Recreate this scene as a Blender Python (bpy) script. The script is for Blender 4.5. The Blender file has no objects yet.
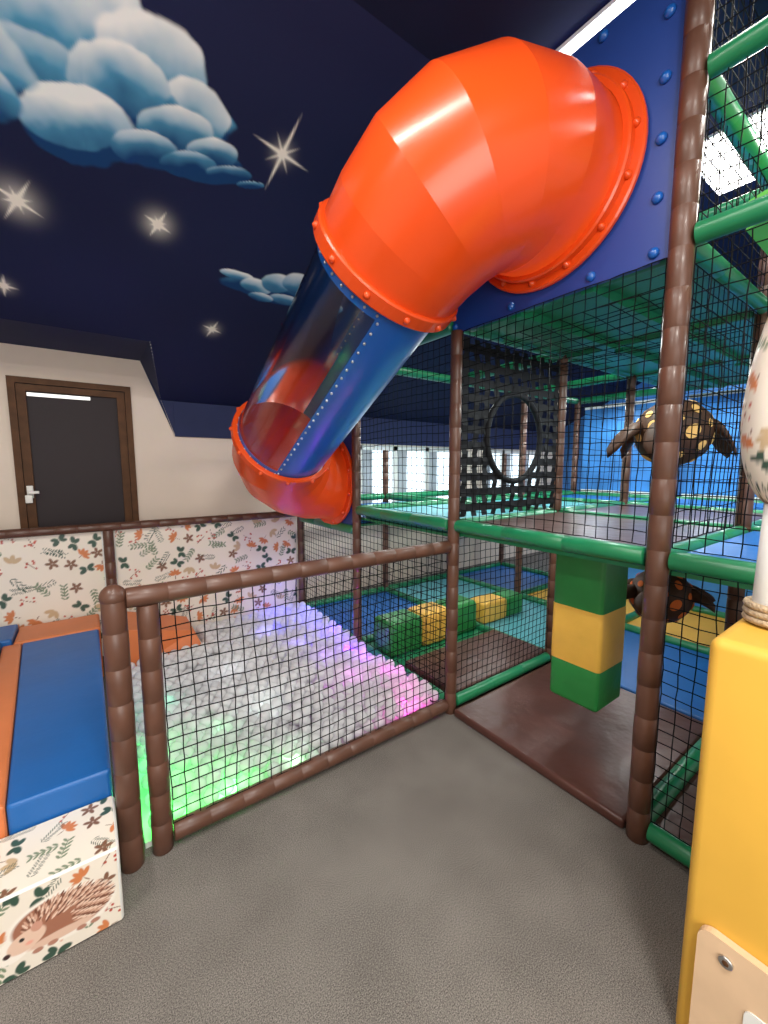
import bpy, math, random
import numpy as np
from mathutils import Vector, Matrix
random.seed(7); rng=np.random.default_rng(5)
S=bpy.context.scene
COL=bpy.context.collection
S.view_settings.view_transform='Standard'
S.view_settings.exposure=.1

# ---------------------------------------------------------------- materials
def newmat(name):
    m=bpy.data.materials.new(name); m.use_nodes=True
    nt=m.node_tree; b=nt.nodes['Principled BSDF']; return m,nt,b
def mat(name,col,rough=.5,var=.0,vscale=4,bump=0,bscale=60,metal=0,coat=0,trans=0,emis=None,es=0,spec=.5):
    m,nt,b=newmat(name)
    b.inputs['Base Color'].default_value=(*col,1); b.inputs['Roughness'].default_value=rough
    b.inputs['Metallic'].default_value=metal; b.inputs['Specular IOR Level'].default_value=spec
    if coat: b.inputs['Coat Weight'].default_value=coat; b.inputs['Coat Roughness'].default_value=.15
    tc=nt.nodes.new('ShaderNodeTexCoord')
    if var:
        n=nt.nodes.new('ShaderNodeTexNoise'); n.inputs['Scale'].default_value=vscale; n.inputs['Detail'].default_value=4
        nt.links.new(tc.outputs['Object'],n.inputs['Vector'])
        r=nt.nodes.new('ShaderNodeMapRange'); r.inputs['From Min'].default_value=.3; r.inputs['From Max'].default_value=.7
        r.inputs['To Min'].default_value=1-var; r.inputs['To Max'].default_value=1+var
        nt.links.new(n.outputs['Fac'],r.inputs['Value'])
        mx=nt.nodes.new('ShaderNodeVectorMath'); mx.operation='SCALE'; mx.inputs[0].default_value=col
        nt.links.new(r.outputs['Result'],mx.inputs['Scale']); nt.links.new(mx.outputs['Vector'],b.inputs['Base Color'])
    if bump:
        n2=nt.nodes.new('ShaderNodeTexNoise'); n2.inputs['Scale'].default_value=bscale; n2.inputs['Detail'].default_value=3
        nt.links.new(tc.outputs['Object'],n2.inputs['Vector'])
        bp=nt.nodes.new('ShaderNodeBump'); bp.inputs['Strength'].default_value=bump; bp.inputs['Distance'].default_value=.02
        nt.links.new(n2.outputs['Fac'],bp.inputs['Height']); nt.links.new(bp.outputs['Normal'],b.inputs['Normal'])
    if trans:
        tr=nt.nodes.new('ShaderNodeBsdfTranslucent'); tr.inputs['Color'].default_value=(*col,1)
        ms=nt.nodes.new('ShaderNodeMixShader'); ms.inputs['Fac'].default_value=trans
        out=nt.nodes['Material Output']
        nt.links.new(b.outputs[0],ms.inputs[1]); nt.links.new(tr.outputs[0],ms.inputs[2]); nt.links.new(ms.outputs[0],out.inputs['Surface'])
    if emis:
        b.inputs['Emission Color'].default_value=(*emis,1); b.inputs['Emission Strength'].default_value=es
    return m
def attrmat(name,rough=.5,coat=0,spec=.5):
    m,nt,b=newmat(name)
    a=nt.nodes.new('ShaderNodeAttribute'); a.attribute_name='Col'
    nt.links.new(a.outputs['Color'],b.inputs['Base Color']); b.inputs['Roughness'].default_value=rough
    b.inputs['Specular IOR Level'].default_value=spec
    if coat: b.inputs['Coat Weight'].default_value=coat
    return m

M={}
M['brown']=mat('brown_vinyl_foam',(.105,.045,.028),.42,.15,9,coat=.1)
M['green']=mat('green_vinyl_foam',(.010,.19,.075),.36,.1,6,coat=.15)
M['net']=mat('black_net_cord',(.006,.006,.007),.8,spec=.1)
M['orange']=mat('orange_polyethylene',(.84,.085,.010),.26,.04,2,bump=.03,bscale=9,coat=.3,trans=.22)
M['bluepl']=mat('blue_polyethylene',(.008,.10,.42),.3,.05,2,coat=.3)
M['bluepan']=mat('blue_painted_plywood',(.014,.050,.26),.42,.06,2)
M['bluewall']=mat('light_blue_mural_paint',(.05,.20,.50),.7,.5,.8)
M['bluebd']=mat('blue_backdrop_board',(.045,.23,.60),.5,.45,1.5)
M['navy']=mat('navy_painted_ceiling',(.010,.013,.045),.8,.1,3,spec=.2)
M['navy2']=mat('navy_band_paint',(.022,.030,.085),.7,.06,3,spec=.2)
M['cream']=mat('cream_wall_paint',(.72,.62,.53),.85,.02,3)
M['white']=mat('white_frame_paint',(.75,.75,.72),.4)
M['doorfr']=mat('dark_brown_door_frame',(.095,.042,.018),.5,.2,12,spec=.15)
M['doorpane']=mat('brown_grey_roller_blind',(.036,.028,.031),.5,spec=.15)
M['steel']=mat('brushed_steel',(.6,.6,.6),.3,metal=1)
M['bluemat']=mat('blue_vinyl_mat',(.006,.11,.38),.42,.08,3,bump=.12,bscale=9)
M['orangemat']=mat('orange_vinyl_mat',(.66,.19,.06),.45,.08,3,bump=.1,bscale=9)
M['brownmat']=mat('brown_vinyl_mat',(.085,.033,.026),.32,.15,4,bump=.5,bscale=6)
M['greenmat']=mat('green_vinyl_mat',(.012,.22,.09),.4,.1,3,bump=.1,bscale=8)
M['tealmat']=mat('turquoise_vinyl_mat',(.10,.38,.44),.4,.1,3)
M['yellow']=mat('yellow_vinyl_pad',(.74,.42,.060),.5,.05,3,bump=.15,bscale=5,spec=.35)
M['green2']=mat('green_vinyl_bag',(.02,.21,.045),.4,.1,5,bump=.25,bscale=9)
M['yellow2']=mat('yellow_vinyl_bag',(.76,.44,.07),.4,.06,5,bump=.25,bscale=9)
M['black']=mat('black_webbing',(.010,.010,.012),.7,spec=.2)
M['ply']=mat('birch_plywood',(.66,.46,.29),.5,.1,5)
M['rope']=mat('hemp_rope',(.45,.34,.22),.9,.2,40,bump=.5,bscale=120)
M['lime']=mat('lime_vinyl_pad',(.12,.5,.06),.4,.08,4)
M['spot']=mat('yellow_felt_spot',(.70,.42,.14),.8,spec=.2)
M['turtle']=mat('brown_plush_vinyl',(.055,.024,.013),.6,.2,8,bump=.2,bscale=20,spec=.25)
M['orspot']=mat('orange_felt_spot',(.62,.14,.03),.8,spec=.2)
M['led']=mat('led_diffuser',(1,1,1),.5,emis=(1,.96,.9),es=9)
M['sky']=mat('daylight_glow_pane',(.9,.95,1),.5,emis=(.72,.88,1),es=1.35)  # glowing pane stands in for the bright daylight outside the windows
M['curtain']=mat('pale_grey_curtain',(.6,.63,.66),.8,.1,5,trans=.5)
# carpet
m,nt,b=newmat('grey_carpet')
tc=nt.nodes.new('ShaderNodeTexCoord')
n=nt.nodes.new('ShaderNodeTexNoise'); n.inputs['Scale'].default_value=260; n.inputs['Detail'].default_value=4
n3=nt.nodes.new('ShaderNodeTexNoise'); n3.inputs['Scale'].default_value=3.5; n3.inputs['Detail'].default_value=6
mx=nt.nodes.new('ShaderNodeMix'); mx.data_type='FLOAT'; mx.inputs[0].default_value=.16
cr=nt.nodes.new('ShaderNodeValToRGB'); cr.color_ramp.elements[0].position=.35; cr.color_ramp.elements[0].color=(.062,.055,.049,1)
cr.color_ramp.elements[1].position=.65; cr.color_ramp.elements[1].color=(.265,.242,.220,1)
for q in (n,n3): nt.links.new(tc.outputs['Object'],q.inputs['Vector'])
nt.links.new(n.outputs['Fac'],mx.inputs[2]); nt.links.new(n3.outputs['Fac'],mx.inputs[3]); nt.links.new(mx.outputs[0],cr.inputs['Fac'])
nt.links.new(cr.outputs['Color'],b.inputs['Base Color']); b.inputs['Roughness'].default_value=.95; b.inputs['Specular IOR Level'].default_value=.1
bp=nt.nodes.new('ShaderNodeBump'); bp.inputs['Strength'].default_value=.4; bp.inputs['Distance'].default_value=.005
nt.links.new(n.outputs['Fac'],bp.inputs['Height']); nt.links.new(bp.outputs['Normal'],b.inputs['Normal'])
M['carpet']=m
# clear polycarbonate
m,nt,b=newmat('clear_polycarbonate')
tr=nt.nodes.new('ShaderNodeBsdfTransparent'); tr.inputs['Color'].default_value=(.96,.97,.98,1)
gl=nt.nodes.new('ShaderNodeBsdfGlossy'); gl.inputs['Roughness'].default_value=.14
fr=nt.nodes.new('ShaderNodeFresnel'); fr.inputs['IOR'].default_value=1.75
ms=nt.nodes.new('ShaderNodeMixShader')
nt.links.new(fr.outputs[0],ms.inputs['Fac']); nt.links.new(tr.outputs[0],ms.inputs[1]); nt.links.new(gl.outputs[0],ms.inputs[2])
nt.links.new(ms.outputs[0],nt.nodes['Material Output'].inputs['Surface'])
M['clear']=m
# balls
m,nt,b=newmat('translucent_ball_plastic')
b.inputs['Base Color'].default_value=(.90,.91,.92,1); b.inputs['Roughness'].default_value=.12
tr=nt.nodes.new('ShaderNodeBsdfTransparent'); tl=nt.nodes.new('ShaderNodeBsdfTranslucent'); tl.inputs['Color'].default_value=(.95,.95,.97,1)
m1=nt.nodes.new('ShaderNodeMixShader'); m1.inputs['Fac'].default_value=.4
m2=nt.nodes.new('ShaderNodeMixShader'); m2.inputs['Fac'].default_value=.18
nt.links.new(b.outputs[0],m1.inputs[1]); nt.links.new(tl.outputs[0],m1.inputs[2])
nt.links.new(m1.outputs[0],m2.inputs[1]); nt.links.new(tr.outputs[0],m2.inputs[2]); nt.links.new(m2.outputs[0],nt.nodes['Material Output'].inputs['Surface'])
M['ball']=m

# ---------------------------------------------------------------- mesh builder
class B:
    def __init__(s): s.v=[]; s.f=[]; s.mi=[]; s.mats=[]; s.sm=[]
    def m(s,k):
        if k not in s.mats: s.mats.append(k)
        return s.mats.index(k)
    def add(s,vs,fs,k,smooth=False):
        o=len(s.v); i=s.m(k); s.v.extend([tuple(q) for q in vs])
        for f in fs: s.f.append(tuple(o+a for a in f)); s.mi.append(i); s.sm.append(smooth)
    def box(s,a,c,k,rot=None):
        x0,y0,z0=a; x1,y1,z1=c
        vs=[Vector(q) for q in [(x0,y0,z0),(x1,y0,z0),(x1,y1,z0),(x0,y1,z0),(x0,y0,z1),(x1,y0,z1),(x1,y1,z1),(x0,y1,z1)]]
        s.add(vs,[(0,3,2,1),(4,5,6,7),(0,1,5,4),(1,2,6,5),(2,3,7,6),(3,0,4,7)],k)
    def rbox(s,a,c,k,r=.02,n=4,smooth=True,rz=None):
        x0,y0,z0=a; x1,y1,z1=c
        if rz is None: rz=r
        prof=[]
        for i in range(n+1):
            t=math.pi/2*i/n; prof.append((z0+rz-rz*math.cos(t),(rz-rz*math.sin(t))))
        for i in range(n+1):
            t=math.pi/2*i/n; prof.append((z1-rz+rz*math.sin(t),(rz-rz*math.cos(t))))
        vs=[];N=0
        for z,ins in prof:
            ring=[]
            for cx,cy,a0 in ((x1-r,y1-r,0),(x0+r,y1-r,90),(x0+r,y0+r,180),(x1-r,y0+r,270)):
                for i in range(n+1):
                    t=math.radians(a0+90*i/n); q=max(r-ins,0)
                    ring.append((cx+q*math.cos(t),cy+q*math.sin(t),z))
            N=len(ring); vs+=ring
        fs=[]
        for j in range(len(prof)-1):
            for i in range(N):
                i2=(i+1)%N; fs.append((j*N+i,j*N+i2,(j+1)*N+i2,(j+1)*N+i))
        s.add(vs,fs,k,smooth)
        s.add([vs[i] for i in range(N)][::-1],[tuple(range(N))],k)
        s.add(vs[-N:],[tuple(range(N))],k)
    def lathe(s,p0,p1,prof,k,n=16,smooth=True,caps=True):
        p0=Vector(p0);p1=Vector(p1);ax=(p1-p0).normalized()
        a=ax.orthogonal().normalized(); b=ax.cross(a)
        vs=[]
        for t,r in prof:
            c=p0+ax*t
            for i in range(n):
                th=2*math.pi*i/n; vs.append(c+a*(r*math.cos(th))+b*(r*math.sin(th)))
        fs=[]
        for j in range(len(prof)-1):
            for i in range(n):
                i2=(i+1)%n; fs.append((j*n+i,j*n+i2,(j+1)*n+i2,(j+1)*n+i))
        if caps: fs.append(tuple(range(n))[::-1]); fs.append(tuple(range((len(prof)-1)*n,len(prof)*n)))
        s.add(vs,fs,k,smooth)
    def cyl(s,p0,p1,r,k,n=16):
        L=(Vector(p1)-Vector(p0)).length; e=min(r*.15,L*.2)
        s.lathe(p0,p1,[(0,r-e),(e,r),(L-e,r),(L,r-e)],k,n)
    def pole(s,p0,p1,r,k,seg=.15,n=18,gr=.95):
        L=(Vector(p1)-Vector(p0)).length; m=max(1,round(L/seg)); d=L/m; pr=[]
        for i in range(m):
            t=i*d; j=1+random.uniform(-.02,.02)
            pr+=[(t+.0005,r*gr),(t+.003,r*.99*j),(t+d*.5,r*1.0*j),(t+d-.003,r*.99*j),(t+d-.0005,r*gr)]
        s.lathe(p0,p1,pr,k,n)
    def sph(s,c,r,k,n=12,m=8,sc=(1,1,1)):
        vs=[];fs=[]
        for j in range(m+1):
            ph=math.pi*j/m
            for i in range(n):
                th=2*math.pi*i/n
                vs.append((c[0]+r*sc[0]*math.sin(ph)*math.cos(th),c[1]+r*sc[1]*math.sin(ph)*math.sin(th),c[2]+r*sc[2]*math.cos(ph)))
        for j in range(m):
            for i in range(n):
                i2=(i+1)%n; fs.append((j*n+i,(j+1)*n+i,(j+1)*n+i2,j*n+i2))
        s.add(vs,fs,k,True)
    def torus(s,c,ax,R,r,k,n=40,m=8):
        c=Vector(c);ax=Vector(ax).normalized();a=ax.orthogonal().normalized();b=ax.cross(a);vs=[];fs=[]
        for i in range(n):
            th=2*math.pi*i/n; d=a*math.cos(th)+b*math.sin(th)
            for j in range(m):
                ph=2*math.pi*j/m; vs.append(c+d*(R+r*math.cos(ph))+ax*(r*math.sin(ph)))
        for i in range(n):
            for j in range(m):
                fs.append((i*m+j,((i+1)%n)*m+j,((i+1)%n)*m+(j+1)%m,i*m+(j+1)%m))
        s.add(vs,fs,k,True)
    def obj(s,name,parent=None):
        me=bpy.data.meshes.new(name); me.from_pydata(s.v,[],s.f)
        for k in s.mats: me.materials.append(M[k])
        me.polygons.foreach_set('material_index',s.mi); me.polygons.foreach_set('use_smooth',s.sm); me.update()
        o=bpy.data.objects.new(name,me); COL.objects.link(o)
        if parent: o.parent=parent
        return o
def empty(name):
    o=bpy.data.objects.new(name,None); COL.objects.link(o); return o

def net(b,o,u,v,W,Hh,cell=.055,r=.0026,sag=.012,hole=None):
    o=Vector(o);u=Vector(u);v=Vector(v);nn=u.cross(v).normalized()
    nu=round(W/cell);nv=round(Hh/cell); cu=W/nu;cv=Hh/nv
    ph=random.uniform(0,6)
    def P(i,j):
        a=i*cu;c=j*cv
        ed=math.sin(math.pi*i/nu)*math.sin(math.pi*j/nv)
        du=sag*math.sin(3.1*c+ph+2*a)*ed; dv=-sag*1.2*ed*math.sin(2.3*a+ph); dn=sag*math.sin(4*a+ph)*math.sin(3*c)*ed
        jt=.003
        return o+u*(a+du+random.uniform(-jt,jt))+v*(c+dv+random.uniform(-jt,jt))+nn*dn
    g=[[P(i,j) for j in range(nv+1)] for i in range(nu+1)]
    def strand(pts):
        vs=[];fs=[]
        for q,pt in enumerate(pts):
            d=(pts[min(q+1,len(pts)-1)]-pts[max(q-1,0)]).normalized(); a=d.cross(nn).normalized()
            for t in range(3):
                th=2*math.pi*t/3; vs.append(pt+a*(r*math.cos(th))+nn*(r*math.sin(th)))
        for q in range(len(pts)-1):
            for t in range(3): t2=(t+1)%3; fs.append((q*3+t,q*3+t2,q*3+3+t2,q*3+3+t))
        b.add(vs,fs,'net',True)
    for i in range(nu+1): strand(g[i])
    for j in range(nv+1): strand([g[i][j] for i in range(nu+1)])

def grid_paint(name,o,u,v,W,Hh,res,fn,material,parent=None,keep=None):
    nu=int(W/res)+1;nv=int(Hh/res)+1
    U,V=np.meshgrid(np.linspace(0,W,nu),np.linspace(0,Hh,nv),indexing='ij')
    o=np.array(o,float);u=np.array(u,float);v=np.array(v,float)
    P=(o+U[...,None]*u+V[...,None]*v).reshape(-1,3)
    idx=np.arange(nu*nv).reshape(nu,nv)
    F=np.stack([idx[:-1,:-1],idx[1:,:-1],idx[1:,1:],idx[:-1,1:]],-1).reshape(-1,4)
    if keep is not None:
        k=keep(P[F].mean(1)); F=F[k]
    me=bpy.data.meshes.new(name)
    me.from_pydata(P.tolist(),[],F.tolist())
    col=fn(U,V).reshape(-1,3)
    at=me.color_attributes.new('Col','FLOAT_COLOR','POINT')
    at.data.foreach_set('color',np.concatenate([col,np.ones((len(col),1))],1).astype(np.float32).ravel())
    me.materials.append(material)
    ob=bpy.data.objects.new(name,me); COL.objects.link(ob)
    if parent: ob.parent=parent
    return ob

# ---------------------------------------------------------------- mural
def vnoise(U,V,sc,seed):
    r=np.random.default_rng(seed); T=r.random((64,64))
    x=(U*sc)%63; y=(V*sc)%63; xi=x.astype(int);yi=y.astype(int);fx=x-xi;fy=y-yi
    fx=fx*fx*(3-2*fx);fy=fy*fy*(3-2*fy)
    return (T[xi,yi]*(1-fx)+T[xi+1,yi]*fx)*(1-fy)+(T[xi,yi+1]*(1-fx)+T[xi+1,yi+1]*fx)*fy
SL=.474
def dm(x,y): return (-.15+.0033*x+.0000045*x*y, 2.31-.0012*x+.0031*y)
def mural(U,V):
    X=U-1.6; Y=1.745+V/math.sqrt(1+SL*SL)
    C=np.zeros(X.shape+(3,)); C[:]=(.009,.012,.046)
    g=vnoise(U+3,V,1.5,1); C*= (1+.5*g)[...,None]
    nz=vnoise(U+5,V+5,6,2)*.6+vnoise(U+5,V+5,15,3)*.3+vnoise(U+2,V+2,34,8)*.1
    W=np.array((.88,.90,.89));MID=np.array((.085,.32,.52));LO=np.array((.006,.045,.15))
    def puff(cx,cy,rx,ry,top=.35,mid=.8,soft=.10,ang=0.,rag=.38):
        nonlocal C
        x=(X-cx);y=(Y-cy);c,s=math.cos(ang),math.sin(ang)
        lx=(x*c+y*s)/rx; ly=(-x*s+y*c)/ry
        d=np.sqrt(lx*lx+ly*ly)+(nz-.5)*rag
        a=np.clip((1-d)/soft,0,1); a=a*a*(3-2*a)
        t=(ly-lx*.15+1)/2+(nz-.5)*.55+(1-d)*.18
        t1=np.clip((t-top+.30)/.6,0,1)[...,None]; t2=np.clip((t-mid+.25)/.5,0,1)[...,None]
        col=(W*(1-t1)+MID*t1)*(1-t2)+LO*t2
        C=C*(1-a[...,None])+col*a[...,None]
    P=[(150,125,100,60,-.5,.20),(60,125,75,58,-.5,.30),(205,168,58,28,-.5,.15),
       (40,15,120,80,.40,.90),(150,55,72,62,.42,.85),(190,100,46,50,.40,.8),
       (105,105,90,46,-.25,.38),(15,75,75,55,.1,.6),
       (110,70,62,46,.40,.85),(165,120,56,34,.35,.75),(60,118,78,42,.55,.95),(208,148,42,26,.32,.65),(128,146,52,26,.34,.7),(178,165,48,22,.12,.5),(228,175,40,16,.15,.45),(254,188,24,7,.1,.5)]
    for x,y,rx,ry,tp,md in P:
        c=dm(x,y); puff(c[0],c[1],rx*.0034,ry*.0031,tp,md,.10,-.32)
    for x,y,rx,ry,tp,md in [(-60,40,90,60,.3,.8),(-40,90,60,40,.2,.7)]:
        c=dm(x,y); puff(c[0],c[1],rx*.0034,ry*.0031,tp,md,.14)
    for cx,cy,rx,ry,tp,md in [(1.3,3.24,.42,.09,-.4,.3),(.99,3.17,.13,.035,.5,.9),(1.14,3.22,.13,.07,.5,.9),(1.28,3.15,.13,.09,.5,.9),(1.45,3.11,.15,.10,.5,.9),(1.65,3.16,.15,.09,.5,.8),(1.8,3.24,.12,.06,.3,.8),(1.4,3.27,.14,.05,.4,.8),(1.2,3.3,.11,.04,.3,.7),(1.6,3.3,.14,.05,.3,.7)]:
        puff(cx,cy,rx,ry,tp,md,.14)
    def star(cx,cy,R,ang,core,glow):
        nonlocal C
        x=X-cx;y=Y-cy;c,s=math.cos(ang),math.sin(ang);lx=x*c+y*s;ly=-x*s+y*c
        r=np.sqrt(x*x+y*y)
        I=glow*np.exp(-(r/(core*4.0))**2)+1.2*np.exp(-(r/core)**2)
        for (p,q,L) in ((lx,ly,R*.85),(ly,lx,R)):
            w=.0085*np.clip(1-np.abs(p)/L,0,1)**1.5+.0032
            I+=1.0*np.exp(-(q/w)**2)*np.clip((1-np.abs(p)/L)*2,0,1)
        p=(lx+ly)/1.414;q=(lx-ly)/1.414
        for (p,q) in ((p,q),(q,p)):
            L=R*.5; w=.005*np.clip(1-np.abs(p)/L,0,1)+.0025
            I+=.7*np.exp(-(q/w)**2)*np.clip((1-np.abs(p)/L)*2,0,1)
        I=np.clip(I,0,1)[...,None]
        C=C*(1-I)+np.array((.92,.86,.76))*I
    star(1.02,2.38,.21,.15,.013,.3); star(-.2,3.08,.15,.5,.022,.5); star(.46,2.98,.10,.4,.018,.55); star(.93,3.70,.10,.3,.014,.4); star(-.34,3.66,.09,.1,.012,.3)
    star(-.9,2.9,.12,.1,.02,.4)
    return np.clip(C,0,1)
k=math.sqrt(1+SL*SL)
Z0=2.35+SL*(4.7-1.745)
def keep(c):
    x,y=c[:,0],c[:,1]
    return ~((y>3.94)&(x<.5+(y-3.94)*.21))
grid_paint('ceiling_slope',(-1.6,1.745,Z0),(1,0,0),(0,1/k,-SL/k),4.4,(4.7-1.745)*k,.0075,mural,attrmat('night_sky_mural_paint',.75,spec=.2),keep=keep)
b=B()
b.add([(2.8,1.745,Z0),(7.6,1.745,Z0),(7.6,4.7,2.35),(2.8,4.7,2.35)],[(0,1,2,3)],'navy')
b.add([(-3,1.745,Z0),(-1.6,1.745,Z0),(-1.6,3.94,2.71),(-3,3.94,2.71)],[(0,1,2,3)],'navy')
b.add([(-3,3.94,2.71),(.5,3.94,2.71),(.5,4.7,2.71),(-3,4.7,2.71)],[(0,1,2,3)],'navy2')
b.add([(.5,3.94,2.71),(.66,4.695,2.352),(.77,4.695,2.0),(.5,4.695,2.71)],[(0,1,2,3)],'navy2')
b.box((.77,4.68,2.0),(7.6,4.7,2.35),'navy2')
b.add([(.66,4.685,2.352),(.775,4.685,2.352),(.775,4.685,2.0)],[(0,1,2)],'navy2')
b.obj('ceiling_dormer')
b=B(); b.box((-3,-2.2,3.75),(7.6,1.745,3.85),'navy'); b.obj('ceiling')
ops=[(-.48,.405,0,2.45),(3.0,4.9,.95,1.98),(5.5,7.2,.95,1.98)]
def wallpiece(x0,x1,z0,z1,name):
    b=B(); b.box((x0,4.7,z0),(x1,4.85,z1),'cream'); b.obj(name)
wallpiece(-3,-.481,0,2.75,'wall_back_left')
wallpiece(-.481,.406,2.451,2.75,'wall_back_over_door')
wallpiece(.406,2.999,0,2.75,'wall_back_middle')
wallpiece(2.999,7.6,0,.949,'wall_back_sill'); wallpiece(2.999,7.6,1.981,2.75,'wall_back_lintel'); wallpiece(4.901,5.499,.95,1.98,'wall_back_pier'); wallpiece(7.201,7.6,.95,1.98,'wall_back_end')
b=B(); b.box((-3.1,-2.2,0),(-3,4.85,3.75),'cream'); b.obj('wall_left')
b=B(); b.box((7.6,-2.2,0),(7.7,4.85,3.75),'bluewall'); b.obj('wall_right')
b=B(); b.box((-3,-2.2,-.1),(7.6,4.7,0),'carpet'); b.obj('floor')
for wi,(x0,x1,z0,z1) in enumerate(ops[1:]):
    b=B(); b.box((x0,4.79,z0),(x1,4.8,z1),'sky')
    nm=3
    for i in range(nm+1):
        x=x0+(x1-x0-.07)*i/nm; b.box((x,4.73,z0),(x+.07,4.785,z1),'white')
        if i<nm:
            for q in range(5):
                xx=x+.075+q*.035; b.lathe((xx+.015,4.75,z0+.05),(xx+.015,4.75,z1-.05),[(0,.02),(z1-z0-.1,.02)],'curtain',8)
    b.box((x0,4.73,z0),(x1,4.786,z0+.06),'white'); b.box((x0,4.73,z1-.06),(x1,4.786,z1),'white')
    b.obj('window_%d'%(wi+1))
# door
b=B(); x0,x1,zt=-.48,.405,2.45
b.box((x0,4.68,0),(x0+.05,4.78,zt),'doorfr'); b.box((x1-.05,4.68,0),(x1,4.78,zt),'doorfr'); b.box((x0+.05,4.68,zt-.05),(x1-.05,4.78,zt),'doorfr')
b.box((x0+.053,4.70,0),(x0+.115,4.76,zt-.055),'doorfr'); b.box((x1-.115,4.70,0),(x1-.053,4.76,zt-.055),'doorfr'); b.box((x0+.115,4.70,zt-.11),(x1-.115,4.76,zt-.055),'doorfr')
b.box((x0+.12,4.725,zt-.15),(x1-.32,4.74,zt-.12),'steel')  # pale strip stands in for a light reflection on the pane
b.box((x0+.115,4.73,0),(x1-.115,4.75,zt-.11),'doorpane')
b.cyl((x0+.085,4.70,1.47),(x0+.085,4.64,1.47),.012,'steel'); b.rbox((x0+.062,4.685,1.42),(x0+.108,4.7,1.53),'white',.006); b.rbox((x0+.075,4.63,1.46),(x0+.15,4.648,1.485),'white',.006)
b.rbox((x0+.05,4.655,1.38),(x0+.10,4.675,1.45),'white',.006)
b.obj('door_1')

# ---------------------------------------------------------------- tube slide
SLD=empty('tube_slide')
def bez(p0,p1,p2,p3,n):
    out=[]
    for i in range(n+1):
        t=i/n; a=(1-t)
        p=p0*a**3+p1*3*a*a*t+p2*3*a*t*t+p3*t**3
        d=(p1-p0)*3*a*a+(p2-p1)*6*a*t+(p3-p2)*3*t*t
        out.append((p,d.normalized()))
    return out
def sweep(b,path,r,k,n=56,a0=None,a1=None,ref=None):
    frames=[];a=None
    for p,d in path:
        if a is None: a=(ref if ref else d.orthogonal()).copy()
        a=(a-d*a.dot(d)).normalized(); frames.append((p,a,d.cross(a)))
    full=a0 is None
    if full: a0,a1=0,2*math.pi
    def ring(fr,rr):
        p,a,c=fr; cnt=n if full else n+1
        return [p+a*(rr*math.cos(a0+(a1-a0)*i/n))+c*(rr*math.sin(a0+(a1-a0)*i/n)) for i in range(cnt)]
    L=len(frames)-1
    for j in range(L):
        ra=r[j] if isinstance(r,list) else r; rb=r[j+1] if isinstance(r,list) else r
        r0=ring(frames[j],ra);r1=ring(frames[j+1],rb);N=len(r0)
        fs=[(i,(i+1)%N,N+(i+1)%N,N+i) for i in range(N if full else N-1)]
        b.add(r0+r1,fs,k,True)
def flange(b,c,ax,ri,ro,th,k,nb=12,bolt='orange',face=1,a_off=0.):
    c=Vector(c);ax=Vector(ax).normalized();a=ax.orthogonal().normalized();bb=ax.cross(a);n=56
    prof=[(ri,-th/2),(ro-.008,-th/2),(ro,-th/2+.008),(ro,th/2-.008),(ro-.008,th/2),(ri,th/2)]
    vs=[];m_=len(prof)
    for i in range(n):
        t=2*math.pi*i/n;d=a*math.cos(t)+bb*math.sin(t)
        for r,z in prof: vs.append(c+d*r+ax*z)
    fs=[(i*m_+j,i*m_+(j+1)%m_,((i+1)%n)*m_+(j+1)%m_,((i+1)%n)*m_+j) for i in range(n) for j in range(m_)]
    b.add(vs,fs,k,False)
    for i in range(nb):
        t=2*math.pi*i/nb+a_off;d=a*math.cos(t)+bb*math.sin(t); q=c+d*((ri+ro)/2 if face else ro)
        if face: b.lathe(q+ax*(th/2*face-.002*face),q+ax*((th/2+.022)*face),[(0,.018),(.008,.018),(.016,.012),(.024,.004)],bolt,10)
        else: b.lathe(q-d*.004,q+d*.02,[(0,.018),(.008,.018),(.016,.011),(.022,.003)],bolt,10)
RT=.355
A0=Vector((1.93,1.30,3.045));A3=Vector((1.33,1.80,2.70))
B0=Vector((1.28,3.06,1.92));B3=Vector((1.93,3.56,1.56))
D=(B0-A3).normalized()
b=B()
pa=bez(A0,A0+Vector((-.47,0,.02)),A3-D*.43,A3,6)
sweep(b,pa,[RT+.03,RT+.04,RT+.05,RT+.055,RT+.052,RT+.043,RT+.035],'orange')
flange(b,A0,(-1,0,0),RT+.03,RT+.10,.03,'orange',14)
flange(b,A0+Vector((-.03,0,0)),(-1,0,0),RT+.03,RT+.06,.05,'orange',0)
flange(b,A3-D*.035,D,RT+.02,RT+.06,.075,'orange',12,face=0)
b.obj('upper_elbow',SLD)
b=B()
pb=bez(B0,B0+D*.36,B3-Vector((.40,0,0)),B3,5)
sweep(b,pb,RT+.02,'orange')
flange(b,B0+D*.03,D,RT+.01,RT+.045,.06,'orange',12,face=0)
flange(b,B3,(-1,0,0),RT+.02,RT+.085,.035,'orange',12)
b.obj('lower_elbow',SLD)
ref=Vector((-1,0,0))
p0=A3-D*.02;p1=B0+D*.02
c_=D.cross((ref-D*ref.dot(D)).normalized())
sgn=1 if c_.z>0 else -1
ts=[(p0+(p1-p0)*i/1,D) for i in range(2)]
w0,w1=math.radians(-69),math.radians(130)
if sgn<0: up0,up1=-w1,-w0
else: up0,up1=w0,w1
b=B()
sweep(b,ts,RT,'clear',a0=up0,a1=up1,ref=ref)
b.obj('clear_window_shell',SLD)
b=B()
sweep(b,ts,RT+.004,'bluepl',a0=up1,a1=up0+2*math.pi,ref=ref)
ax=(ref-D*ref.dot(D)).normalized(); cx=D.cross(ax)
e=math.radians(5)
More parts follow.
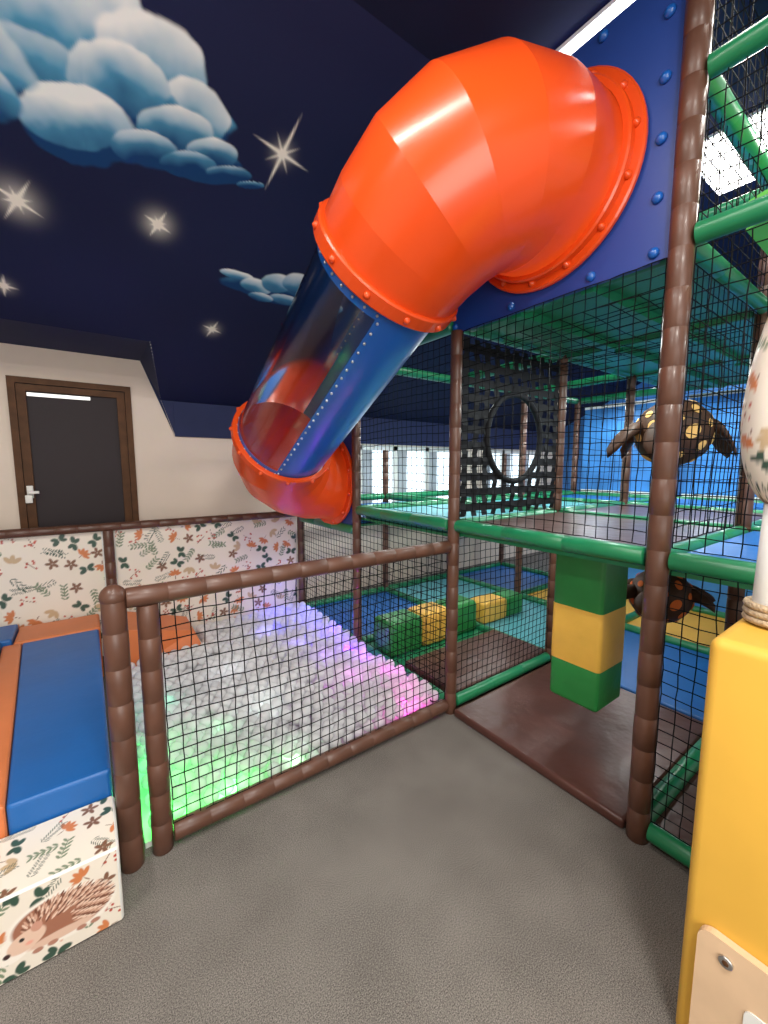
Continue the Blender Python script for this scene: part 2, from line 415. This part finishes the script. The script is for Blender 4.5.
for (s0,s1) in ((up0-.01,up0+e),(up1-e,up1+.01)):
    sweep(b,ts,RT+.007,'bluepl',n=4,a0=s0,a1=s1,ref=ref)
    th=(s0+s1)/2; d=ax*math.cos(th)+cx*math.sin(th)
    for i in range(24):
        b.sph(p0+(p1-p0)*((i+.5)/24)+d*(RT+.011),.0085,'steel',8,5)
for q0,q1 in ((p0,p0+D*.085),(p1-D*.05,p1)):
    sweep(b,[(q0,D),(q1,D)],RT+.006,'bluepl',n=40,a0=up0,a1=up1,ref=ref)
    for i in range(18):
        th=up0+(up1-up0)*(i+.5)/18; d=ax*math.cos(th)+cx*math.sin(th)
        b.sph(q0+(q1-q0)*.72+d*(RT+.010),.008,'steel',8,5)
b.obj('blue_tube_trough',SLD)

# ---------------------------------------------------------------- play structure
PS=empty('indoor_play_structure')
X1,X2,X3,X4=1.95,3.15,4.35,5.55
Ys=[-.5,.7,1.9,3.1,4.3]
b=B()
b.pole((X1,1.9,0),(X1,1.9,2.54),.040,'brown')
b.pole((X1,.7,0),(X1,.7,3.74),.045,'brown')
b.pole((X1,3.1,0),(X1,3.1,2.55),.040,'brown')
b.pole((X1,4.3,0),(X1,4.3,1.13),.040,'brown')
for x in (X2,X3,X4):
    for y,h in ((-.5,3.74),(.7,3.74),(1.9,3.1 if x==X2 else 2.6),(3.1,2.6),(4.3,1.9)):
        b.pole((x,y,0),(x,y,h),.040,'brown')
b.pole((X1,-.5,0),(X1,-.5,3.74),.043,'brown')
b.obj('posts',PS)
b=B()
g=.041
def rail(p,q,k='green',r=g): b.pole(p,q,r,k,seg=.4,gr=.97)
for z in (1.31,2.58):
    for (y0,y1) in ((-.46,.65),(.75,1.86),(1.94,3.06)):
        xx=X1 if not(z>2 and y0==.75) else 2.03
        rail((xx,y0,z),(xx,y1,z))
rail((X1,-.46,.07),(X1,.65,.07)); 
rail((X1,1.94,.07),(X1,3.06,.07)); rail((X1,3.14,.07),(X1,4.26,.07)); rail((X1,3.14,1.12),(X1,4.26,1.12),'green')
for z in (.07,1.31,2.58):
    for x0,x1 in ((X1,X2),(X2,X3),(X3,X4)):
        for y in Ys[:4]:
            rail((x0+.045,y,z),(x1-.045,y,z))
        if z<2: rail((x0+.045,4.3,z),(x1-.045,4.3,z))
    for x in (X2,X3,X4):
        for i in range(4):
            if z>2 and i==3: continue
            if z<1 and i==1 and x==X2: continue
            rail((x,Ys[i]+.045,z),(x,Ys[i+1]-.045,z))
for y in (-.5,.7):
    for x0,x1 in ((X1,X2),(X2,X3)): rail((x0+.045,y,3.2),(x1-.045,y,3.2),r=.04)
rail((X1,-.46,3.15),(X1,.65,3.15),r=.04)
rail((X2,-.46,3.2),(X2,.65,3.2),r=.04)
rail((X2,.75,3.2),(X2,1.86,3.2),r=.04)
b.obj('rails',PS)
b=B()
def deck(x0,x1,y0,y1,z,k,under='green'):
    b.rbox((x0+.05,y0+.05,z-.03),(x1-.05,y1-.05,z+.04),k,.02,3)
    b.box((x0+.03,y0+.03,z-.05),(x1-.03,y1-.03,z-.031),under)
deck(X1,X2,.7,1.9,1.29,'brownmat');deck(X2,X3,.7,1.9,1.29,'brownmat');deck(X3,X4,.7,1.9,1.29,'bluemat')
for x0,x1 in ((X1,X2),(X2,X3),(X3,X4)): deck(x0,x1,-.5,.7,1.29,'bluemat')
deck(X1,X2,1.9,3.1,1.27,'tealmat');deck(X2,X3,1.9,3.1,1.27,'tealmat');deck(X3,X4,1.9,3.1,1.27,'bluemat');deck(X1,X2,3.1,4.3,1.2,'bluemat');deck(X2,X3,3.1,4.3,1.2,'tealmat');deck(X3,X4,3.1,4.3,1.2,'tealmat')
for x0,x1 in ((X1,X2),(X2,X3),(X3,X4)):
    deck(x0,x1,.7,1.9,2.62,'bluemat','greenmat')
    for yy in (1.1,1.5): b.box((x0+.05,yy-.03,2.52),(x1-.05,yy+.03,2.568),'greenmat')
b.obj('platform_decks',PS)
b=B()
def fm(x0,x1,y0,y1,k,z=.055): b.rbox((x0+.012,y0+.012,.001),(x1-.012,y1-.012,z),k,.015,3)
fm(X1-.035,X2,.74,1.86,'brownmat');fm(X2,X3,.7,1.9,'bluemat');fm(X3,X4,.7,1.9,'yellow')
fm(X1,X2,-.5,.7,'brownmat');fm(X2,X3,-.5,.7,'bluemat');fm(X3,X4,-.5,.7,'tealmat')
fm(X1+.05,X2,1.9,2.5,'brownmat',.12);fm(X1+.05,X2,2.5,3.1,'greenmat');fm(X2,X3,1.9,3.1,'tealmat');fm(X3,X4,1.9,3.1,'yellow')
fm(X1+.05,X2,3.1,4.3,'bluemat');fm(X2,X3,3.1,4.3,'tealmat');fm(X3,X4,3.1,4.3,'bluemat')
b.obj('floor_mats',PS)
b=B()
def bolt(x,y,z): b.lathe((x,y,z),(x-.022,y,z),[(0,.022),(.01,.021),(.018,.013),(.022,.004)],'bluepl',12)
def panel_hole(y0,y1,z0,z1,cy,cz,r,x=1.955,t=.02):
    n=48
    sq=[];ci=[]
    for i in range(n):
        th=2*math.pi*i/n; c,s=math.cos(th),math.sin(th)
        ky=((y1-cy)/c if c>1e-6 else (y0-cy)/c if c<-1e-6 else 1e9); kz=((z1-cz)/s if s>1e-6 else (z0-cz)/s if s<-1e-6 else 1e9)
        kk=min(ky,kz); sq.append((cy+kk*c,cz+kk*s)); ci.append((cy+r*c,cz+r*s))
    vs=[(x,a,c) for a,c in sq]+[(x,a,c) for a,c in ci]+[(x+t,a,c) for a,c in sq]+[(x+t,a,c) for a,c in ci]
    fs=[]
    for i in range(n):
        j=(i+1)%n
        fs+=[(i,n+i,n+j,j),(2*n+i,2*n+j,3*n+j,3*n+i),(n+i,3*n+i,3*n+j,n+j),(i,j,2*n+j,2*n+i)]
    b.add(vs,fs,'bluepan')
    for (yy,zz) in ((y0,z0),(y0,z1),(y1,z0),(y1,z1)):
        ic=sorted(range(n),key=lambda i:(sq[i][0]-yy)**2+(sq[i][1]-zz)**2)[:6]
        ey=min((i for i in ic if abs(sq[i][0]-yy)<1e-6),key=lambda i:abs(sq[i][1]-zz),default=None)
        ez=min((i for i in ic if abs(sq[i][1]-zz)<1e-6),key=lambda i:abs(sq[i][0]-yy),default=None)
        if ey is not None and ez is not None and ey!=ez:
            b.add([(x,yy,zz),(x,*sq[ey]),(x,*sq[ez])],[(0,1,2)],'bluepan')
panel_hole(.745,1.96,2.53,3.60,1.30,3.045,.385)
for y in (.80,1.06,1.5,1.92): bolt(1.955,y,2.57)
for z in (2.78,3.0,3.22,3.45): bolt(1.955,.80,z)
for y in (.80,1.06,1.35,1.65): bolt(1.955,y,3.56)
for z in (2.8,3.1,3.4): bolt(1.955,1.92,z)
panel_hole(3.12,4.28,1.14,2.12,3.56,1.55,.36)
for z in (1.2,1.5,1.8,2.08): bolt(1.955,3.16,z)
b.obj('blue_panels',PS)
b=B()
y=(0,1,0);z=(0,0,1);x=(1,0,0)
net(b,(X1,.75,1.36),y,z,1.10,1.17)
net(b,(X1,-.46,1.36),y,z,1.11,1.17)
net(b,(X1,-.46,.12),y,z,1.11,1.15)
net(b,(X1,-.46,2.6),y,z,1.11,1.12)
net(b,(X1,1.95,1.36),y,z,1.10,1.17)
net(b,(X1,1.95,.12),y,z,1.10,1.15)
net(b,(X1,3.15,.12),y,z,1.10,.97)
net(b,(X1+.05,1.9,.12),x,z,1.10,1.15)
K=dict(cell=.10,r=.0024)
net(b,(X2,-.46,1.36),y,z,1.11,1.17,**K); net(b,(X2,1.95,1.36),y,z,1.10,1.17,**K)
net(b,(X2,-.46,.12),y,z,1.11,1.15,**K); net(b,(X2,-.46,2.6),y,z,1.11,1.12,**K)
net(b,(X2+.05,1.9,1.36),x,z,1.10,1.17,**K)
net(b,(X3,.75,1.36),y,z,1.10,1.17,**K)
net(b,(X1+.05,.7,1.36),x,z,1.10,1.17,cell=.07); net(b,(X1+.05,.7,2.6),x,z,1.1,1.12,cell=.07)
net(b,(X1+.05,.75,2.44),x,y,1.1,1.1,cell=.12)
net(b,(X1+.05,-.46,3.7),x,y,1.1,1.1,cell=.12)
b.obj('safety_nets',PS)

# woven strap partition
b=B(); hx,hz,hr=2.56,1.90,.31
def strapV(xc):
    w=.026; segs=[(1.36,2.52)]
    if abs(xc-hx)<hr: h=math.sqrt(hr*hr-(xc-hx)**2); segs=[(1.36,hz-h),(hz+h,2.52)]
    for a,c in segs:
        nn=max(1,int((c-a)/.045)); pts=[(a+(c-a)*i/nn) for i in range(nn+1)]
        for i in range(nn):
            o1=.006*math.cos(math.pi*i+round((xc-2)/.09)*math.pi);o2=-o1
            b.add([(xc-w,1.895+o1,pts[i]),(xc+w,1.895+o1,pts[i]),(xc+w,1.895+o2,pts[i+1]),(xc-w,1.895+o2,pts[i+1])],[(0,1,2,3)],'black')
def strapH(zc):
    w=.026; segs=[(1.99,3.11)]
    if abs(zc-hz)<hr: h=math.sqrt(hr*hr-(zc-hz)**2); segs=[(1.99,hx-h),(hx+h,3.11)]
    for a,c in segs:
        b.add([(a,1.897,zc-w),(c,1.897,zc-w),(c,1.897,zc+w),(a,1.897,zc+w)],[(0,1,2,3)],'black')
for i in range(11): strapV(2.03+.104*i)
for i in range(11): strapH(1.42+.104*i)
b.torus((hx,1.895,hz),(0,1,0),hr,.022,'black')
b.obj('woven_strap_partition')

def turtle(name,c,r,top,spot='spot',dn=.10):
    b=B(); c=Vector(c)
    E=(1,.85,.85)
    b.sph(c,r,'turtle',32,18,E)
    for i in range(40):
        u=(i+.5)/40; ph=math.acos(1-2*u); th=i*2.39996
        d=Vector((math.sin(ph)*math.cos(th),math.sin(ph)*math.sin(th),math.cos(ph)))
        n=Vector((d.x/E[0],d.y/E[1],d.z/E[2])).normalized(); p=c+Vector((d.x*r*E[0],d.y*r*E[1],d.z*r*E[2]))
        a=n.orthogonal().normalized();bb=n.cross(a); R=r*(.12+.04*(i%3)); N=14
        vs=[p+n*.008]+[p-n*(R*R/r*.5-.004)+a*(R*math.cos(2*math.pi*t/N))+bb*(R*.8*math.sin(2*math.pi*t/N)) for t in range(N)]
        b.add(vs,[(0,1+t,1+(t+1)%N) for t in range(N)],spot,True)
    side=Vector((.809,-.588,0)); front=Vector((-.588,-.809,0))
    for ang,L,w in ((2,.17,.07),(178,.19,.075),(-38,.12,.05),(218,.12,.05),(60,.12,.05),(120,.12,.05)):
        t=math.radians(ang); d=side*math.cos(t)+front*(-math.sin(t)); d.z=0; d.normalize()
        e=Vector((-d.y,d.x,0)); up=Vector((0,0,1)); base=c+Vector((d.x*r*.85,d.y*r*.78,r*.05)); vs=[]
        N=8
        for q in range(N+1):
            s_=q/N; p=base+d*(L*s_)+up*(.02-dn*s_*s_*1.6); ww=w*(.6+.6*math.sin(math.pi*min(1,s_*.9)))*(1 if q<N else .3); hh=.045*(1-.45*s_)
            for m in range(8):
                a2=2*math.pi*m/8; vs.append(p+e*(ww*math.cos(a2))+up*(hh*math.sin(a2)))
        fs=[(q*8+m,q*8+(m+1)%8,(q+1)*8+(m+1)%8,(q+1)*8+m) for q in range(N) for m in range(8)]
        fs.append(tuple(range(N*8,N*8+8)))
        b.add(vs,fs,'turtle',True)
    b.cyl(c+Vector((0,0,r*.65)),(c.x,c.y,top),.012,'black',8)
    return b.obj(name)
turtle('turtle_plush_bag',(2.92,1.02,1.90),.235,2.52)
turtle('turtle_plush_bag',(2.92,1.02,.88),.20,1.23,'orspot',.04)

# striped punching bag
b=B(); cx_,cy_=2.33,1.17; w=.145
b.rbox((cx_-w,cy_-w,.34),(cx_+w,cy_+w,.60),'green2',.024,4)
b.rbox((cx_-w-.002,cy_-w-.002,.575),(cx_+w+.002,cy_+w+.002,.905),'yellow2',.024,4,rz=.003)
b.rbox((cx_-w,cy_-w,.88),(cx_+w,cy_+w,1.235),'green2',.024,4,rz=.003)
b.obj('striped_punching_bag')
b=B()
for a,c,k_ in ((2.0,2.38,'green2'),(2.382,2.73,'yellow2'),(2.732,3.10,'green2')):
    b.rbox((a,2.66,.057),(c,2.94,.37),k_,.05,5)
b.obj('striped_padded_beam')
b=B()
for a,c,k_ in ((3.25,3.62,'yellow2'),(3.622,3.9,'green2')):
    b.rbox((a,2.7,.057),(c,2.95,.28),k_,.03,4)
b.obj('soft_play_block')
b=B()
for y0,y1 in ((-.4,.62),(.78,1.82),(1.98,3.02)):
    b.box((X4+.05,y0,1.34),(X4+.07,y1,2.50),'bluebd'); b.box((X4+.05,y0,.1),(X4+.07,y1,1.24),'bluebd')
    for zz in (1.34,2.46): b.box((X4+.045,y0,zz),(X4+.05,y1,zz+.04),'white')
b.obj('backdrop_boards',PS)
b=B()
b.add([(2.4,-.3,3.0),(2.4,.62,2.72),(3.05,.62,2.72),(3.05,-.3,3.0),(2.4,-.3,3.12),(2.4,.62,2.84),(3.05,.62,2.84),(3.05,-.3,3.12)],[(0,1,2,3),(4,7,6,5),(0,4,5,1),(1,5,6,2),(2,6,7,3),(3,7,4,0)],'lime')
b.obj('sloped_climbing_pad',PS)

# ---------------------------------------------------------------- ball pit
BP=empty('ball_pit')
b=B()
b.pole((.058,1.91,0),(.058,1.91,1.19),.045,'brown')
b.pole((.175,1.92,0),(.175,1.92,1.13),.042,'brown')
b.sph((.058,1.91,1.185),.048,'brown',16,10)
b.pole((.10,1.91,1.17),(1.905,1.91,1.17),.042,'brown')
b.pole((.22,1.92,.06),(1.905,1.91,.06),.042,'brown')
b.pole((-1.6,4.3,1.17),(1.905,4.3,1.17),.036,'brown')
b.pole((.13,4.3,0),(.13,4.3,1.14),.04,'brown')
b.pole((-1.55,4.3,0),(-1.55,4.3,1.14),.04,'brown')
b.obj('fence_poles',BP)
b=B(); net(b,(.22,1.915,.10),x,z,1.69,1.03,sag=.02,cell=.056,r=.003); b.obj('fence_net',BP)
import bmesh
bm=bmesh.new(); bmesh.ops.create_icosphere(bm,subdivisions=2,radius=1); iv=np.array([v_.co[:] for v_ in bm.verts]); fi=np.array([[v_.index for v_ in f_.verts] for f_ in bm.faces]); bm.free()
cs=[]
r0=.038; st=.078
for lay in range(2):
    j=0; yy=1.99+lay*.02
    while yy<4.24:
        xx=.16+(j%2)*st/2+lay*.03
        while xx<1.88:
            if not(yy>3.66 and xx<.80):
                zz=.085+lay*.060+.02*math.sin(xx*5+yy*3)+random.uniform(-.010,.010)
                if lay==0 or random.random()<.93: cs.append((xx+random.uniform(-.007,.007),yy+random.uniform(-.007,.007),zz))
            xx+=st
        yy+=st*.87; j+=1
cs=np.array(cs)
Vv=(cs[:,None,:]+iv[None]*r0).reshape(-1,3); Ff=(fi[None]+(np.arange(len(cs))*len(iv))[:,None,None]).reshape(-1,3)
me=bpy.data.meshes.new('clear_balls'); me.from_pydata(Vv.tolist(),[],Ff.tolist()); me.polygons.foreach_set('use_smooth',[True]*len(Ff)); me.materials.append(M['ball'])
o=bpy.data.objects.new('clear_balls',me); COL.objects.link(o); o.parent=BP
b=B(); b.box((.11,1.96,.002),(1.89,4.25,.03),'white'); b.obj('pit_base',BP)
b=B()
b.add([(.08,3.70,.02),(.78,3.75,.02),(.78,4.2,.02),(.08,4.2,.02),(.08,3.70,.44),(.70,3.85,.24),(.70,4.2,.26),(.08,4.2,.46)],[(0,1,5,4),(1,2,6,5),(2,3,7,6),(3,0,4,7),(4,5,6,7)],'orangemat')
b.obj('orange_foam_wedge',BP)

# ---------------------------------------------------------------- floral print
def floral(W,Hh,scale,seed,n,extra=None):
    R=np.random.default_rng(seed)
    def fn(U,V):
        C=np.zeros(U.shape+(3,)); C[:]=(.80,.73,.63)
        def ell(cx,cy,rx,ry,ang,col,soft=.25):
            nonlocal C
            x_=U-cx;y_=V-cy;c,s=math.cos(ang),math.sin(ang)
            d=np.sqrt(((x_*c+y_*s)/rx)**2+((-x_*s+y_*c)/ry)**2)
            a=np.clip((1-d)/soft,0,1)[...,None]; C=C*(1-a)+np.array(col)*a
        cols=dict(dg=(.035,.08,.055),gr=(.17,.23,.14),br=(.20,.09,.05),rd=(.48,.07,.04),og=(.60,.20,.07),tn=(.55,.40,.24))
        def leaf(cx,cy,L,ang,col,w=.32): ell(cx+math.cos(ang)*L/2,cy+math.sin(ang)*L/2,L/2,L/2*w,ang,col)
        pts=[];tries=0
        while len(pts)<n and tries<9000:
            tries+=1; q=(R.uniform(0,W),R.uniform(0,Hh))
            if all((q[0]-a)**2+(q[1]-c)**2>(scale*.66)**2 for a,c in pts): pts.append(q)
        order=[1,4,3,5,0,2,6,4,5,2,3,1]
        for i,(px_,py_) in enumerate(pts):
            t=order[i%12]; a=R.uniform(0,6.28); s=scale
            if t==0:
                for k_ in range(5): leaf(px_,py_,s*.34,a+k_*1.256,cols['br'],.5)
            elif t==1:
                L=s*.9; ell(px_+math.cos(a)*L/2,py_+math.sin(a)*L/2,L/2,s*.022,a,cols['gr'])
                for k_ in range(5):
                    q=(px_+math.cos(a)*L*k_/5,py_+math.sin(a)*L*k_/5)
                    leaf(q[0],q[1],s*.26,a+.8,cols['gr'],.38); leaf(q[0],q[1],s*.26,a-.8,cols['gr'],.38)
            elif t==2:
                for k_ in range(7): ell(px_+R.uniform(-.3,.3)*s,py_+R.uniform(-.3,.3)*s,s*.06,s*.06,0,cols['rd'])
                ell(px_,py_,s*.4,s*.018,a,cols['br'])
            elif t==3:
                for k_ in range(5): leaf(px_,py_,s*.42,a+(k_-2)*.62,cols['og'],.42)
                leaf(px_,py_,s*.3,a+3.14,cols['br'],.12)
            elif t==4:
                for sg in (0,3.14):
                    leaf(px_,py_,s*.44,a+sg+.45,cols['dg'],.6); leaf(px_,py_,s*.38,a+sg-.5,cols['dg'],.6)
            elif t==5:
                L=s*.9
                for k_ in range(10):
                    q=(px_+math.cos(a)*L*k_/10,py_+math.sin(a)*L*k_/10); leaf(q[0],q[1],s*.24,a+.9,cols['dg'],.15); leaf(q[0],q[1],s*.24,a-.9,cols['dg'],.15)
            else:
                for k_ in range(3): leaf(px_,py_,s*.5,a+(k_-1)*.8,cols['tn'],.5)
        if extra: extra(ell,leaf,U,V)
        return np.clip(C,0,1)
    return fn
fm_=attrmat('leaf_print_vinyl',.4,.2)
grid_paint('printed_panel_right',(.18,4.33,.10),(1,0,0),(0,0,1),1.72,1.03,.0075,floral(1.72,1.03,.155,3,120),fm_,BP)
grid_paint('printed_panel_left',(-1.5,4.33,.10),(1,0,0),(0,0,1),1.58,1.03,.0075,floral(1.58,1.03,.155,4,110),fm_,BP)
b=B(); b.box((-1.5,4.335,.0),(1.9,4.36,1.13),'white'); b.obj('panel_core',BP)
SB=empty('printed_soft_step')
bx0,bx1,by0,by1,bh=-.75,.012,1.68,1.98,.305
b=B(); b.rbox((bx0,by0,0),(bx1,by1,bh),'white',.012,4); b.obj('foam_core',SB)
def hog(ell,leaf,U,V):
    cx,cy=.58,.140
    OUT=(.86,.80,.72)
    ell(cx,cy,.158,.098,-.08,OUT,.08)
    ell(cx-.135,cy-.04,.055,.045,.35,OUT,.1)
    ell(cx,cy+.002,.142,.082,-.08,(.34,.14,.085),.08)
    R=random.Random(3)
    for ring in range(7):
        rr=.95-ring*.13; nn_=int(40*rr)+4
        for i in range(nn_):
            a=-2.4+4.9*i/nn_+R.uniform(-.03,.03)
            q=(cx+.015+.115*rr*math.cos(a+.9),cy+.004+.068*rr*math.sin(a+.9))
            leaf(q[0],q[1],.030,math.atan2(q[1]-cy+.03,q[0]-cx+.07),((.78,.58,.46),(.16,.055,.03),(.60,.36,.26))[(i+ring)%3],.24)
    ell(cx-.10,cy-.028,.056,.036,.35,(.74,.52,.40),.12)
    ell(cx-.01,cy-.066,.10,.018,.0,(.70,.48,.37),.2)
    ell(cx-.152,cy-.052,.011,.010,0,(.04,.015,.015)); ell(cx-.112,cy-.018,.008,.008,0,(.02,.02,.02)); ell(cx-.072,cy+.006,.017,.019,0,(.58,.30,.22),.2)
    ell(cx-.094,cy-.040,.014,.009,0,(.78,.36,.28),.6)
    for dx in (-.075,-.035,.045,.085): ell(cx+dx,cy-.084,.017,.010,0,(.42,.20,.14))
W_=bx1-bx0-.02
grid_paint('print_front',(bx0+.01,by0-.0015,.008),(1,0,0),(0,0,1),W_,bh-.016,.0026,floral(W_,bh,.10,11,50,hog),fm_,SB)
grid_paint('print_top',(bx0+.01,by0+.006,bh+.0015),(1,0,0),(0,1,0),W_,by1-by0-.012,.003,floral(W_,.3,.10,12,50),fm_,SB)
grid_paint('print_side',(bx1+.0015,by0+.006,.008),(0,1,0),(0,0,1),by1-by0-.012,bh-.016,.005,floral(.3,bh,.10,13,14),fm_,SB)
b=B()
def slab(p,z0,z1,k_):
    vs=[(a,c,z0) for a,c in p]+[(a,c,z1) for a,c in p]; n=len(p)
    b.add(vs,[tuple(range(n))[::-1],tuple(range(n,2*n))]+[(i,(i+1)%n,n+(i+1)%n,n+i) for i in range(n)],k_)
slab([(-.325,1.985),(.008,1.985),(.008,3.86),(-.45,3.86)],.0,.42,'bluemat')
slab([(-.44,1.985),(-.327,1.985),(-.452,3.86),(-.56,3.86)],.0,.425,'orangemat')
slab([(-1.4,1.985),(-.442,1.985),(-.562,3.86),(-1.4,3.86)],.0,.46,'bluemat')
slab([(-.5,3.865),(.02,3.865),(.02,4.24),(-.5,4.24)],.0,.43,'orangemat')
slab([(-1.4,3.865),(-.505,3.865),(-.505,4.24),(-1.4,4.24)],.0,.46,'bluemat')
o=b.obj('soft_play_mat')
mod=o.modifiers.new('bev','BEVEL'); mod.width=.015; mod.segments=3

# ---------------------------------------------------------------- yellow padded box
b=B()
b.rbox((1.324,-.62,0),(1.86,.343,1.245),'yellow',.028,5)
o=b.obj('yellow_padded_box')
b=B()
def rrect(y0,y1,z0,z1,r,x0,x1,k_):
    ring=[]
    for cy_,cz_,a0 in ((y1-r,z1-r,0),(y0+r,z1-r,90),(y0+r,z0+r,180),(y1-r,z0+r,270)):
        for i in range(7):
            t=math.radians(a0+15*i); ring.append((cy_+r*math.cos(t),cz_+r*math.sin(t)))
    n=len(ring); vs=[(x0,a,c) for a,c in ring]+[(x1,a,c) for a,c in ring]
    b.add(vs,[tuple(range(n)),tuple(range(n,2*n))[::-1]]+[(i,n+i,n+(i+1)%n,(i+1)%n) for i in range(n)],k_)
rrect(-.45,.30,.04,.435,.035,1.300,1.322,'ply')
rrect(-.2,.19,.10,.30,.02,1.296,1.30,'white')
b.cyl((1.300,.235,.385),(1.292,.235,.385),.016,'steel',20)
b.cyl((1.294,.235,.385),(1.2905,.235,.385),.008,'doorfr',6)
b.obj('wooden_activity_board')
PT=empty('printed_pear_pillar')
b=B()
cx,cy=1.575,.255
b.lathe((cx,cy,1.25),(cx,cy,1.60),[(0,.055),(.005,.058),(.35,.052)],'white',24)
for i in range(3): b.torus((cx,cy,1.262+i*.02),(0,0,1),.066,.011,'rope',32,8)
b.obj('rope_wrapped_stem',PT)
me=bpy.data.meshes.new('pear_body')
prof=[]
for i in range(61):
    t=i/60; zz=1.575+t*.73
    r=.132*math.sin(math.pi*min(t,1)**.78)**.55*(1-.25*t) if 0<t<1 else .004
    prof.append((zz,max(r,.004)))
NA=150; vv=[];UU=[];VV=[]
for zz,r in prof:
    for i in range(NA):
        th=2*math.pi*i/NA; vv.append((cx+r*math.cos(th),cy+r*math.sin(th),zz)); UU.append(th*.1); VV.append(zz-1.57)
ff=[(j*NA+i,j*NA+(i+1)%NA,(j+1)*NA+(i+1)%NA,(j+1)*NA+i) for j in range(60) for i in range(NA)]
me.from_pydata(vv,[],ff); me.polygons.foreach_set('use_smooth',[True]*len(ff))
col=floral(.63,.75,.085,21,90)(np.array(UU)[:,None],np.array(VV)[:,None]).reshape(-1,3)
at=me.color_attributes.new('Col','FLOAT_COLOR','POINT'); at.data.foreach_set('color',np.concatenate([col,np.ones((len(col),1))],1).astype(np.float32).ravel())
me.materials.append(fm_); o=bpy.data.objects.new('pear_body',me); COL.objects.link(o); o.parent=PT

# ---------------------------------------------------------------- lights
def area(name,loc,rot,sx,sy,e,col=(1,1,1),parent=None):
    l=bpy.data.lights.new(name,'AREA'); l.shape='RECTANGLE'; l.size=sx;l.size_y=sy;l.energy=e;l.color=col
    o=bpy.data.objects.new(name,l); o.location=loc;o.rotation_euler=rot; COL.objects.link(o)
    if parent: o.parent=parent
    return o
def strip(x0,y0,x1,y1,zz,e=25):
    E=empty('ceiling_strip_light'); b=B()
    b.box((x0,y0,zz),(x1,y1,zz+.025),'led'); b.box((x0-.02,y0-.02,zz+.026),(x1+.02,y1+.02,zz+.045),'white'); b.obj('diffuser',E)
    if e: area('lamp',((x0+x1)/2,(y0+y1)/2,zz-.02),(0,0,0),x1-x0,y1-y0,e,(1,.95,.88),E)
strip(2.04,.5,2.10,1.62,3.70,18)
strip(3.3,.8,3.95,1.2,3.70,50)
strip(3.6,.0,4.2,.4,3.70,45)
strip(2.5,-.3,2.6,.6,3.66,20)
strip(.0,-.9,.6,-.5,3.70,72)
strip(-1.4,.2,-1.2,1.4,3.70,45)
strip(.3,.3,.38,1.5,3.70,22)
area('window_daylight',(-.6,-2.1,1.9),(math.radians(78),0,math.radians(-20)),2.6,1.8,82,(1,.96,.90))
for i,(xx,yy) in enumerate(((2.6,1.3),(3.7,2.5),(2.6,3.6),(4.9,1.3),(3.7,3.7),(2.6,2.5),(3.7,1.3),(2.6,.1),(4.9,2.5))):
    area('deck_fill_%d'%i,(xx,yy,2.42 if yy<3 else 2.1),(0,0,0),.5,.1,11 if xx<4 else 18,(.9,1,.97),PS)  # fill lights added under the decks to brighten the interior, no fixtures
for i,(xx,yy) in enumerate(((2.6,2.5),(3.7,1.3),(3.7,3.0),(2.75,1.6),(5.,2.),(2.6,3.7))):
    area('lower_fill_%d'%i,(xx,yy,1.2 if yy<3.2 else 1.1),(0,0,0),.6,.1,5,(1,1,.97),PS)  # ground-level fill, likewise added to lift the dark interior
area('room_fill',(6.5,2,3.0),(0,0,0),1,1,60,(.9,.97,1))  # added fill that brightens the area behind the structure
def pt(loc,e,col,r=.03):
    l=bpy.data.lights.new('pit_led','POINT'); l.energy=e;l.color=col;l.shadow_soft_size=r
    o=bpy.data.objects.new('pit_led',l);o.location=loc;COL.objects.link(o);o.parent=BP
for xx,yy,e,cc in ((.22,2.08,7,(.06,1,.08)),(.5,2.05,4.5,(.08,1,.12)),(.85,2.03,1.5,(.4,1,.4)),(.25,2.45,5,(.08,1,.16)),(.55,2.45,2,(.3,1,.4)),(.3,2.95,3,(.15,1,.55)),
    (1.72,2.1,3,(1,.06,.6)),(1.8,2.4,6,(1,.04,.8)),(1.8,2.7,9,(.5,.03,1)),(1.8,3.0,9,(.25,.03,1)),(1.8,3.3,10,(.13,.04,1)),(1.75,3.7,11,(.07,.06,1)),(1.55,4.1,11,(.08,.07,1)),
    (1.5,2.45,3,(.9,.12,.9)),(1.5,2.9,4,(.4,.12,1)),(1.42,3.3,4,(.25,.15,1)),(1.3,3.7,4,(.2,.2,1)),(.9,2.6,1,(.8,.95,.85)),(.8,3.1,1,(.9,.95,1))):
    pt((xx,yy,.05),e*.9,cc,.02)
for yy,cc,e in ((2.3,(1,.05,.7),.35),(2.8,(.35,.04,1),.7),(3.3,(.16,.04,1),.9),(3.9,(.08,.08,1),1.1)): pt((1.87,yy,.24),e,cc,.015)
w=bpy.data.worlds.new('room_world'); S.world=w; w.use_nodes=True
bg=w.node_tree.nodes['Background']; bg.inputs[0].default_value=(1,.96,.91,1); bg.inputs[1].default_value=.7

# ---------------------------------------------------------------- camera
c=bpy.data.cameras.new('camera'); co=bpy.data.objects.new('camera',c); COL.objects.link(co)
c.sensor_fit='VERTICAL'; c.sensor_height=24; c.sensor_width=18; c.lens=24*410/1024; c.clip_start=.01
co.location=(0,0,1.7); co.rotation_euler=(math.radians(90-6.4),0,math.radians(-36))
S.camera=co
